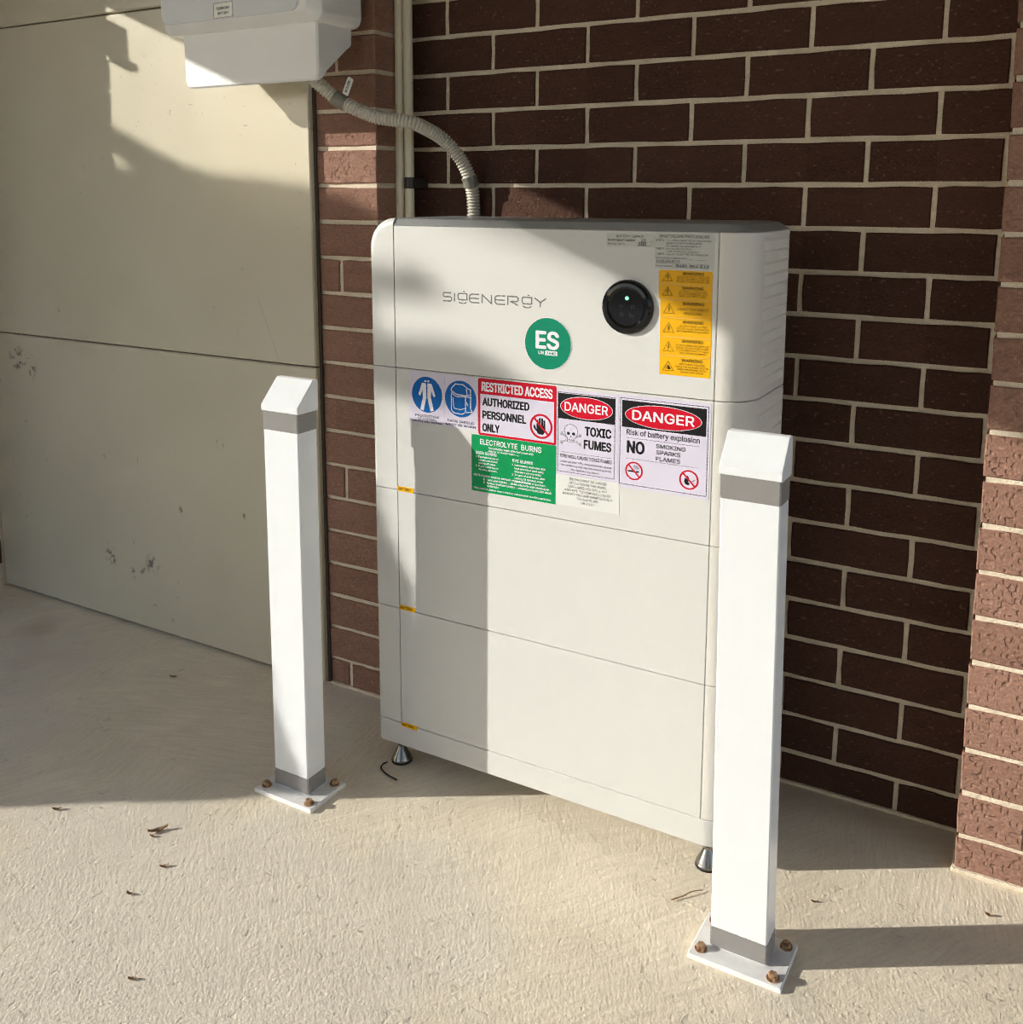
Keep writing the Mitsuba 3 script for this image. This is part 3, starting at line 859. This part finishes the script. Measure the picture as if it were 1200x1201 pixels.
for i, (x0, x1, z0, z1, lab, rows) in enumerate(warn):
    k = sticker('warning_sticker', x0, x1, z0 + .0002, z1 - .0002, 'sign_yellow_mat', lab)
    h = z1 - z0
    tx, tz, ts = x0 + .0165, z0 + h * .22, min(.0190, h * .68)
    tri_ = Polygon([(tx - ts * .56, tz), (tx + ts * .56, tz), (tx, tz + ts * .95)])
    sg = [tri_.difference(tri_.buffer(-.0008, join_style=2))]
    if i < 5:
        sg.append(Polygon([(tx + .0008, tz + ts * .70), (tx - .0020, tz + ts * .38), (tx + .0001, tz + ts * .40), (tx - .0010, tz + ts * .14), (tx - .0002, tz + ts * .12), (tx + .0022, tz + ts * .47), (tx + .0004, tz + ts * .45), (tx + .0018, tz + ts * .68)]))
    else:
        sg += [Polygon([(tx - .002, tz + ts * .15), (tx - .001, tz + ts * .6), (tx + .002, tz + ts * .45), (tx + .005, tz + ts * .15)]), stroke([(tx - .0045, tz + ts * .18), (tx - .003, tz + ts * .42)], .0008)]
    printed('hazard_sign', unary_union(sg), 'ink_brown_mat', k, P2)
    xc = x0 + (x1 - x0) * .645
    ms = [text('WARNING', xc - .0195, xc + .0195, z1 - .0080 - (.001 if h > .03 else 0), .0054, True)]
    n = len(rows)
    big = n == 2
    for j, s in enumerate(rows):
        st = .0070 if big else (.0046 if h > .03 else .0041)
        zz = z1 - (.0185 if big else (.0150 if h > .03 else .0125)) - j * st
        w = min(.060, len(s) * (.0034 if big else .0022))
        if not (i == 5 and j == 0):
            ms.append(text(s, xc - w / 2, xc + w / 2, zz, .0045 if big else .0028))
        else:
            ms.append(text(s, xc - .024, xc + .024, zz, .0036))
    lettering(ms, 'ink_brown_mat', k, P2)
# small battery tags on the seams
for z, lab in ((.6395, 'uppermost small yellow BATTERY tag'), (.3740, 'middle small yellow BATTERY tag'), (.1015, 'lowest small yellow BATTERY tag')):
    k = sticker('battery_tag', -1.0925, -1.0510, z - .0052, z + .0052, 'sign_yellow_mat', lab)
    lettering([text('BATTERY', -1.0895, -1.0575, z - .0026, .0052, True)], 'ink_brown_mat', k, P2)

# ------------------------------------------------------------------ bollards
def bollard(x0, x1, y0, y1, plate, lean, label, bolts):
    t = key_for('bollard')
    tag(t, label, 'bollard', 'white steel bollards in front of the battery cabinet')
    cx = (x0 + x1) / 2

    def lp(m):
        m = m.copy()
        v = m.vertices.copy()
        v[:, 0] += lean * v[:, 2] / 0.85
        m.vertices = v
        return m
    px0, px1, py0, py1 = plate
    pl = hull(bx(px0, px1, py0, py1, 0.0, 0.0065), bx(px0 + .0015, px1 - .0015, py0 + .0015, py1 - .0015, 0.0, 0.008))
    add('base_plate', pl, 'plate_mat', t)
    add('post', lp(bx(x0, x1, y0, y1, 0.0082, 0.832, 0.0022)), 'bollard_mat', t)
    b = 0.0009
    wrap = lambda za, zb, e: lp(trimesh.boolean.difference([bx(x0 - e, x1 + e, y0 - e, y1 + e, za, zb, 0.0026), bx(x0 - .0001, x1 + .0001, y0 - .0001, y1 + .0001, za - .01, zb + .01)], engine='manifold'))
    k = add('lower_band', wrap(0.0084, 0.0470, b), 'reflector_mat', t)
    labels[k] = {'label': 'grey reflective band at the foot'}
    k = add('upper_band', wrap(0.7855, 0.8285, b), 'reflector_mat', t)
    labels[k] = {'label': 'grey reflective band under the cap'}
    e = 0.0022
    prof = [(y0 - e, .8270), (y0 - e, .8390), (y1 - .0125, .8865), (y1 - .010, .8880), (y1 + e - .001, .8880), (y1 + e, .8870), (y1 + e, .8270)]
    A = np.array([(x0 - e, y, z) for y, z in prof] + [(x1 + e, y, z) for y, z in prof])
    Bv = np.array([(x0 - e - 0, y, z) for y, z in prof])
    ins = np.array([(x0 - e + .0012, y + (.0 if y < (y0 + y1) / 2 else 0), z) for y, z in prof])
    cap = trimesh.convex.convex_hull(A)
    sh = hull(A * [1, 1, 1] + np.where(A[:, [0]] < cx, [[.0012, 0, .0004]], [[-.0012, 0, .0004]]), A + [[0, .0008, -.0008]])
    sh = trimesh.boolean.difference([sh, bx(x0 + .002, x1 - .002, y0 + .002, y1 - .002, .80, .8318)], engine='manifold')
    add('cap', lp(sh), 'bollard_mat', t)
    for i, (bx0, by0) in enumerate(bolts):
        hexh = cat_([lathe([(0, .008), (.0105, .008), (.0105, .0098), (0, .0098)], 20), lathe([(0, .0098), (.0082, .0098), (.0084, .0150), (.0072, .0172), (0, .0172)], 6)])
        hexh.apply_transform(trimesh.transformations.rotation_matrix(rng.uniform(0, 1), [0, 0, 1]))
        hexh.apply_translation([bx0, by0, 0])
        k = add('anchor_bolt', hexh, 'rust_mat', t, smooth=30)
    labels[f'{t}__anchor_bolt'] = {'label': 'rusty hexagon anchor bolt'}
    return t


bollard(-1.283, -1.1905, -0.5640, -0.5075, (-1.3085, -1.1535, -0.6000, -0.4870), 0.004, 'white steel bollard left of the battery cabinet, before the beige panel',
        [(-1.2925, -0.5790), (-1.1710, -0.5840), (-1.1700, -0.5030), (-1.2920, -0.5030)])
bollard(-0.3200, -0.2250, -0.5495, -0.5000, (-0.3480, -0.1920, -0.5855, -0.4740), -0.0105, 'white steel bollard at the right corner of the battery cabinet, near the sunlit pier',
        [(-0.3310, -0.5650), (-0.2090, -0.5690), (-0.2080, -0.4900), (-0.3310, -0.4900)])

# ------------------------------------------------------------------ inverter on the pier
INV = 'inverter'
tag(INV, 'pale grey inverter box mounted high on the left pier above the bollard', 'inverter')
UX0, UX1, UZ0, UZ1, UY0, UY1 = -1.790, -1.307, 1.622, 2.20, -0.331, -0.183


def rr(x0, x1, z0, z1, r, n=8):
    pts = []
    for cx, cz, a0 in ((x1 - r, z0 + r, -90), (x1 - r, z1 - r, 0), (x0 + r, z1 - r, 90), (x0 + r, z0 + r, 180)):
        for a in np.linspace(a0, a0 + 90, n):
            pts.append((cx + r * math.cos(math.radians(a)), cz + r * math.sin(math.radians(a))))
    return np.array(pts)


def lofted(rings):
    """Convex loft of front view outlines at given y."""
    return hull(*[np.column_stack([o[:, 0], np.full(len(o), y), o[:, 1]]) for o, y in rings])


up = lofted([(rr(UX0 + .026, UX1 - .030, UZ0 + .020, UZ1 - .02, .018), UY0), (rr(UX0 + .002, UX1 - .002, UZ0 + .001, UZ1, .024), UY0 + .018),
             (rr(UX0, UX1, UZ0, UZ1, .022), UY0 + .024), (rr(UX0, UX1, UZ0, UZ1, .022), UY1)])
add('housing', up, 'inverter_mat', INV, smooth=22)
k = add('front_cover', lofted([(rr(UX0 + .018, UX1 - .052, UZ0 + .0235, UZ1 - .03, .020), UY0 - .0045), (rr(UX0 + .016, UX1 - .050, UZ0 + .0215, UZ1 - .03, .022), UY0 - .0025), (rr(UX0 + .016, UX1 - .050, UZ0 + .0215, UZ1 - .03, .022), UY0 + .002)]), 'inverter_face_mat', INV, smooth=22)
labels[k] = {'label': 'flat grey front cover'}
LX0, LX1, LZ0, LY0, LY1 = -1.738, -1.331, 1.501, -0.305, -0.190
prof = [(LY0, LZ0 + .004), (LY0 + .004, LZ0), (LY0 + .016, LZ0 + .002), (LY0 + .028, LZ0 + .022), (-.204, 1.578), (-.193, 1.584), (LY1, 1.590), (LY1, 1.640), (LY0, 1.640)]
solid = trimesh.creation.extrude_polygon(Polygon(prof), LX1 - LX0, engine='earcut')
v = solid.vertices
solid.vertices = np.column_stack([LX0 + v[:, 2], v[:, 0], v[:, 1]])
solid.fix_normals()
rnd = lofted([(rr(LX0 + .004, LX1 - .004, LZ0 + .003, 1.70, .020), LY0 - .0001), (rr(LX0, LX1, LZ0 - .001, 1.70, .022), LY0 + .004), (rr(LX0, LX1, LZ0 - .001, 1.70, .022), LY1 + .01)])
low = trimesh.boolean.intersection([solid, rnd], engine='manifold')
k = add('wiring_cover', low, 'inverter_mat', INV, smooth=25)
labels[k] = {'label': 'lower wiring cover with slanted underside'}
add('mounting_bracket', bx(-1.70, -1.36, UY1 - .002, -0.166, 1.66, 2.15, .002), 'steel_mat', INV)
add('mounting_bracket', bx(-1.46, -1.36, -0.168, -0.146, 1.70, 2.10, .002), 'steel_mat', INV)
k = f'{INV}__label_sticker'
scene[k] = ply(xz(extr(sbox(-1.6030, 1.6465, -1.5440, 1.6785), .0006), UY0 - .0046), 'label_white_mat')
labels[k] = {'label': 'small white printed label'}
scene[f'{k}__border'] = ply(xz(extr(sbox(-1.6030, 1.6465, -1.5440, 1.6785).difference(sbox(-1.6023, 1.6472, -1.5447, 1.6778)), L0), UY0 - .0054), 'ink_soft_mat')
scene[f'{k}__lettering'] = ply(xz(cat_([text('SIGENERGY', -1.5945, -1.5525, 1.6640, .0055, True), text('BATTERY', -1.5900, -1.5570, 1.6535, .0055, True)]), UY0 - .0054), 'ink_soft_mat')

# ------------------------------------------------------------------ conduits and hose
for i, (xt, xb, lab) in enumerate(((-1.2875, -1.2925, 'left one of two upright cream conduits in the corner beside the pier'), (-1.2640, -1.2650, 'right one of two upright cream conduits, with a dark saddle clip'))):
    t = key_for('electrical_conduit')
    tag(t, lab, 'conduit', 'upright cream conduits on the brick wall')
    pts = np.array([(xt + .001, -.066, CEIL - .01), (xt, -.066, 1.7), (xb, -.066, 1.2), (xb, -.066, 0.004)])
    add('pipe', tube(pts, .0112, 20), 'conduit_mat', t, smooth=40)
    if i == 1:
        zc = 1.283
        k = add('saddle_clip', cat_([tube([(xb + .0008, -.066, zc - .013), (xb + .0008, -.066, zc + .013)], .0128, 20), bx(xb - .006, xb + .007, -.055, .0, zc - .012, zc + .012)]), 'dark_plastic_mat', t, smooth=40)
        labels[k] = {'label': 'dark saddle clip'}
    for zc in (2.1, .5):
        add('stand_off', bx(xb - .005, xb + .006, -.057, .0, zc - .01, zc + .01), 'conduit_mat', t)

t = key_for('flexible_conduit')
tag(t, 'grey corrugated hose looping from the inverter down behind the battery cabinet', 'hose')
path = spline([(-1.399, -.257, 1.522), (-1.391, -.253, 1.512), (-1.3755, -.245, 1.497), (-1.3437, -.218, 1.4645), (-1.2700, -.187, 1.4290), (-1.2031, -.150, 1.4172), (-1.1811, -.115, 1.4035), (-1.1631, -.080, 1.3839), (-1.1451, -.058, 1.3575), (-1.1269, -.043, 1.3248), (-1.1160, -.032, 1.2860), (-1.1150, -.022, 1.2428), (-1.1145, -.0195, 1.15), (-1.1140, -.0195, 1.05), (-1.1140, -.020, .95)], .0011)
s = np.arange(len(path)) * .0011
add('corrugated_pipe', tube(path, .0150 + .0016 * np.sin(s * 2 * np.pi / .0075), 20), 'hose_mat', t, smooth=60)


def near(z=None, x=None):
    d = abs(path[:, 2] - z) if z is not None else abs(path[:, 0] - x)
    return int(np.argmin(d))


i = near(x=-1.345)
k = add('clear_coupling', tube(path[i - 14:i + 14], .0174, 24), 'clear_plastic_mat', t, smooth=40)
labels[k] = {'label': 'translucent coupling'}
i = near(z=1.286)
k = add('coupling', cat_([tube(path[i - 11:i + 11], .0176, 24), tube(path[i - 10:i - 6], .0192, 24), tube(path[i + 6:i + 10], .0192, 24)]), 'clear_plastic_mat', t, smooth=40)
labels[k] = {'label': 'glossy grey coupling ring'}
tg = xz(extr(sbox(-.0085, -.004, .0085, .036).buffer(-.003).buffer(.003), .0012), 0)
tg.apply_transform(trimesh.transformations.rotation_matrix(math.radians(26), [0, 1, 0]))
tg.apply_translation([-1.3190, -.228, 1.4790])
k = add('tag', tg, 'paper_plain_mat', t)
labels[k] = {'label': 'small white tag'}
tx_ = xz(extr(unary_union([sbox(-.0028, .002, .0028, .0285).difference(sbox(-.0012, .006, .0012, .026))]), .0004), 0)
tx_.apply_transform(trimesh.transformations.rotation_matrix(math.radians(26), [0, 1, 0]))
tx_.apply_translation([-1.3190, -.2294, 1.4790])
scene[f'{k}__print'] = ply(tx_, 'ink_grey_mat')

# ------------------------------------------------------------------ litter on the slab
def flake(name, x, y, l, w, a, lab, cat, curl=.004, m='bark_mat', group='bits of dry litter on the concrete'):
    n = 9
    u = np.linspace(-1, 1, n)
    half = w / 2 * np.sqrt(np.clip(1 - u ** 2, .01, 1)) * (1 + .25 * np.sin(u * 5 + x * 40))
    top = [(l / 2 * a_, sgn * h_, .0012 + curl * abs(sgn) * .35 + curl * a_ ** 2) for a_, h_ in zip(u, half) for sgn in (-1, 0, 1)]
    v = np.array(top)
    v[1::3, 2] -= curl * .3
    v[:, 2] = np.maximum(v[:, 2] - v[:, 2].min(), 0) + .0010
    lo = v.copy()
    lo[:, 2] -= .0009
    V = np.vstack([v, lo])
    f = []
    N = len(v)
    for i in range(n - 1):
        for j in range(2):
            b = i * 3 + j
            f += [[b, b + 3, b + 4], [b, b + 4, b + 1], [N + b, N + b + 4, N + b + 3], [N + b, N + b + 1, N + b + 4]]
    mm = hull(V) if False else trimesh.Trimesh(V, np.array(f), process=False)
    c, s_ = math.cos(a), math.sin(a)
    q = mm.vertices
    mm.vertices = np.column_stack([x + q[:, 0] * c - q[:, 1] * s_, y + q[:, 0] * s_ + q[:, 1] * c, q[:, 2]])
    k = add(name, mm, m)
    tag(k, lab, cat, group)


flake('dry_leaf', -1.378, -.796, .040, .010, 1.05, 'curled brown dry leaf in the sun left of the left bollard', 'leaf', .006)
flake('bark_chip', -1.372, -.812, .016, .006, .3, 'short dark chip beside the curled brown leaf', 'bark chip', .002)
flake('bark_chip', -1.282, -.864, .016, .007, .9, 'small bark chip in the sun below the curled brown leaf', 'bark chip', .003)
flake('bark_chip', -1.2776, -.9476, .012, .006, .2, 'dark bark chip on the sunlit slab further below the curled leaf', 'bark chip', .003)
flake('bark_chip', -1.1094, -1.0808, .014, .006, .6, 'dark bark chip nearest the bottom left of the sunlit slab', 'bark chip', .003)
flake('bark_chip', -1.6147, -.8516, .018, .007, .8, 'dark chip at the shade line at the far left of the slab', 'bark chip', .004)
flake('bark_chip', .0801, -.2265, .014, .007, .2, 'small dark chip on the slab before the sunlit pier', 'bark chip', .003)
flake('bark_chip', -.1954, -.3458, .012, .004, .4, 'orange brown crumb on the slab right of the right bollard', 'bark chip', .002)
flake('bark_chip', -1.860, -.33, .020, .008, .4, 'dark chip on the shaded slab near the foot of the beige panel', 'bark chip', .003)
p = spline([(-.419, -.473, .003), (-.403, -.452, .004), (-.392, -.436, .006), (-.376, -.418, .003)], .004)
k = add('twig', tube(p, np.linspace(.0016, .0008, len(p)), 6), 'bark_mat', smooth=40)
tag(k, 'thin pale twig on the slab left of the right bollard base', 'twig', 'bits of dry litter on the concrete')
p = spline([(-1.128, -.372, .003), (-1.132, -.384, .003), (-1.124, -.400, .003), (-1.098, -.412, .003), (-1.068, -.418, .003)], .003)
k = add('cable_offcut', tube(p, .0016, 8), 'rubber_mat', smooth=40)
tag(k, 'thin dark cable end lying by the left levelling foot', 'cable')

# ------------------------------------------------------------------ shrub added outside the open left side, shaped to block the sun
# outline fitted to the wanted shade, across the sunlight: u = y - 0.62 x, w = z + 0.406 x
body = Polygon([(1.40, .60), (1.22, .56), (1.04, .555), (.97, .575), (.86, .634), (.75, .69), (.66, .69), (.50, .66), (.40, .655), (.355, .64), (.345, .52), (.35, .387), (.365, .20), (.346, .13), (.286, -.06),
                (.20, -.45), (.172, -.70), (.165, -.95), (.2, -1.40), (1.9, -1.40), (1.9, .5)]).difference(Polygon([(1.24, .497), (1.14, .470), (1.24, .44)]))
bough = Polygon([(.40, .52), (.344, .511), (.29, .547), (.225, .592), (.176, .600), (.134, .595), (.115, .578), (.135, .545), (.17, .50), (.205, .455), (.239, .428), (.289, .405), (.344, .387), (.40, .38)])
tip = Polygon([(.45, .66), (.34, .655), (.29, .70), (.256, .70), (.237, .68), (.25, .643), (.29, .618), (.34, .585), (.45, .57)])


def pack(poly, rmin, rmax, dens):
    """Circles that fill the polygon, large ones first."""
    minx, miny, maxx, maxy = poly.bounds
    g = np.stack(np.meshgrid(np.arange(minx, maxx, dens), np.arange(miny, maxy, dens)), -1).reshape(-1, 2)
    pts = shapely.points(g)
    inside = shapely.contains(poly, pts)
    g, pts = g[inside], pts[inside]
    d = shapely.distance(poly.boundary, pts)
    order = np.argsort(-np.minimum(d, rmax) + 1e-4 * np.arange(len(d)) / len(d))
    covered = np.zeros(len(g), bool)
    out = []
    for i in order:
        r = min(d[i], rmax)
        if r < rmin or covered[i]:
            continue
        out.append((*g[i], r))
        covered |= np.hypot(*(g - g[i]).T) < r * .72
    return out


ico = trimesh.creation.icosphere(subdivisions=2)
for grp, xs in ((pack(body, .012, .16, .012), None), (pack(bough, .008, .06, .007), -5.4), (pack(tip, .008, .06, .007), -6.0)):
    parts_ = []
    for (u, w, r) in grp:
        x = xs if xs else float(np.interp(w, [-.9, -.3, .15, .5], [-3.55, -3.75, -4.2, -5.0]))
        m = ico.copy()
        c = np.array([x, u + .62 * x, w - .406 * x])
        nv = meshkit.noise(m.vertices * 3.1 + c * 7, 3)
        m.vertices = c + m.vertices * [r, r / 1.12, r / 1.05] * (0.93 + .14 * nv)[:, None]
        parts_.append(m)
    add('foliage', cat_(parts_), 'blocker_leaf_mat', 'shrub_blocker')
for i in range(5):
    a = i * 1.3
    add('stem', tube(spline([(-3.9, -1.9 + .15 * i, 0.0), (-4.0 - .1 * math.cos(a), -1.9 + .17 * i, .9), (-4.3, -2.0 + .2 * i, 1.9)], .1), .02, 8), 'bark_mat', 'shrub_blocker', smooth=40)
tag('shrub_blocker', 'silvery grey shrub shape added outside the open left side to block sunlight', 'shrub')

# unseen eave added to shade the top of the cabinet softly
EX = -9.0
fa = []
for (u, w) in ((.38, .826), (-.9, 1.044), (-.9, 1.30), (.38, 1.30)):
    fa.append((EX, u + .62 * EX, w - .406 * EX))
fa = np.array(fa)
add('blocker_board', hull(fa, fa + [-0.03, 0, 0]), 'conduit_mat', 'eave_blocker')
rf = np.array([fa[2] + [.04, 0, .02], fa[3] + [.04, 0, .02], fa[2] + [-2.0, 0, .75], fa[3] + [-2.0, 0, .75]])
add('blocker_sheet', hull(rf, rf + [0, 0, .03]), 'inverter_face_mat', 'eave_blocker')
tag('eave_blocker', 'cream eave shape added beyond the shrub to shade the top of the cabinet', 'roof edge', kind='structure')
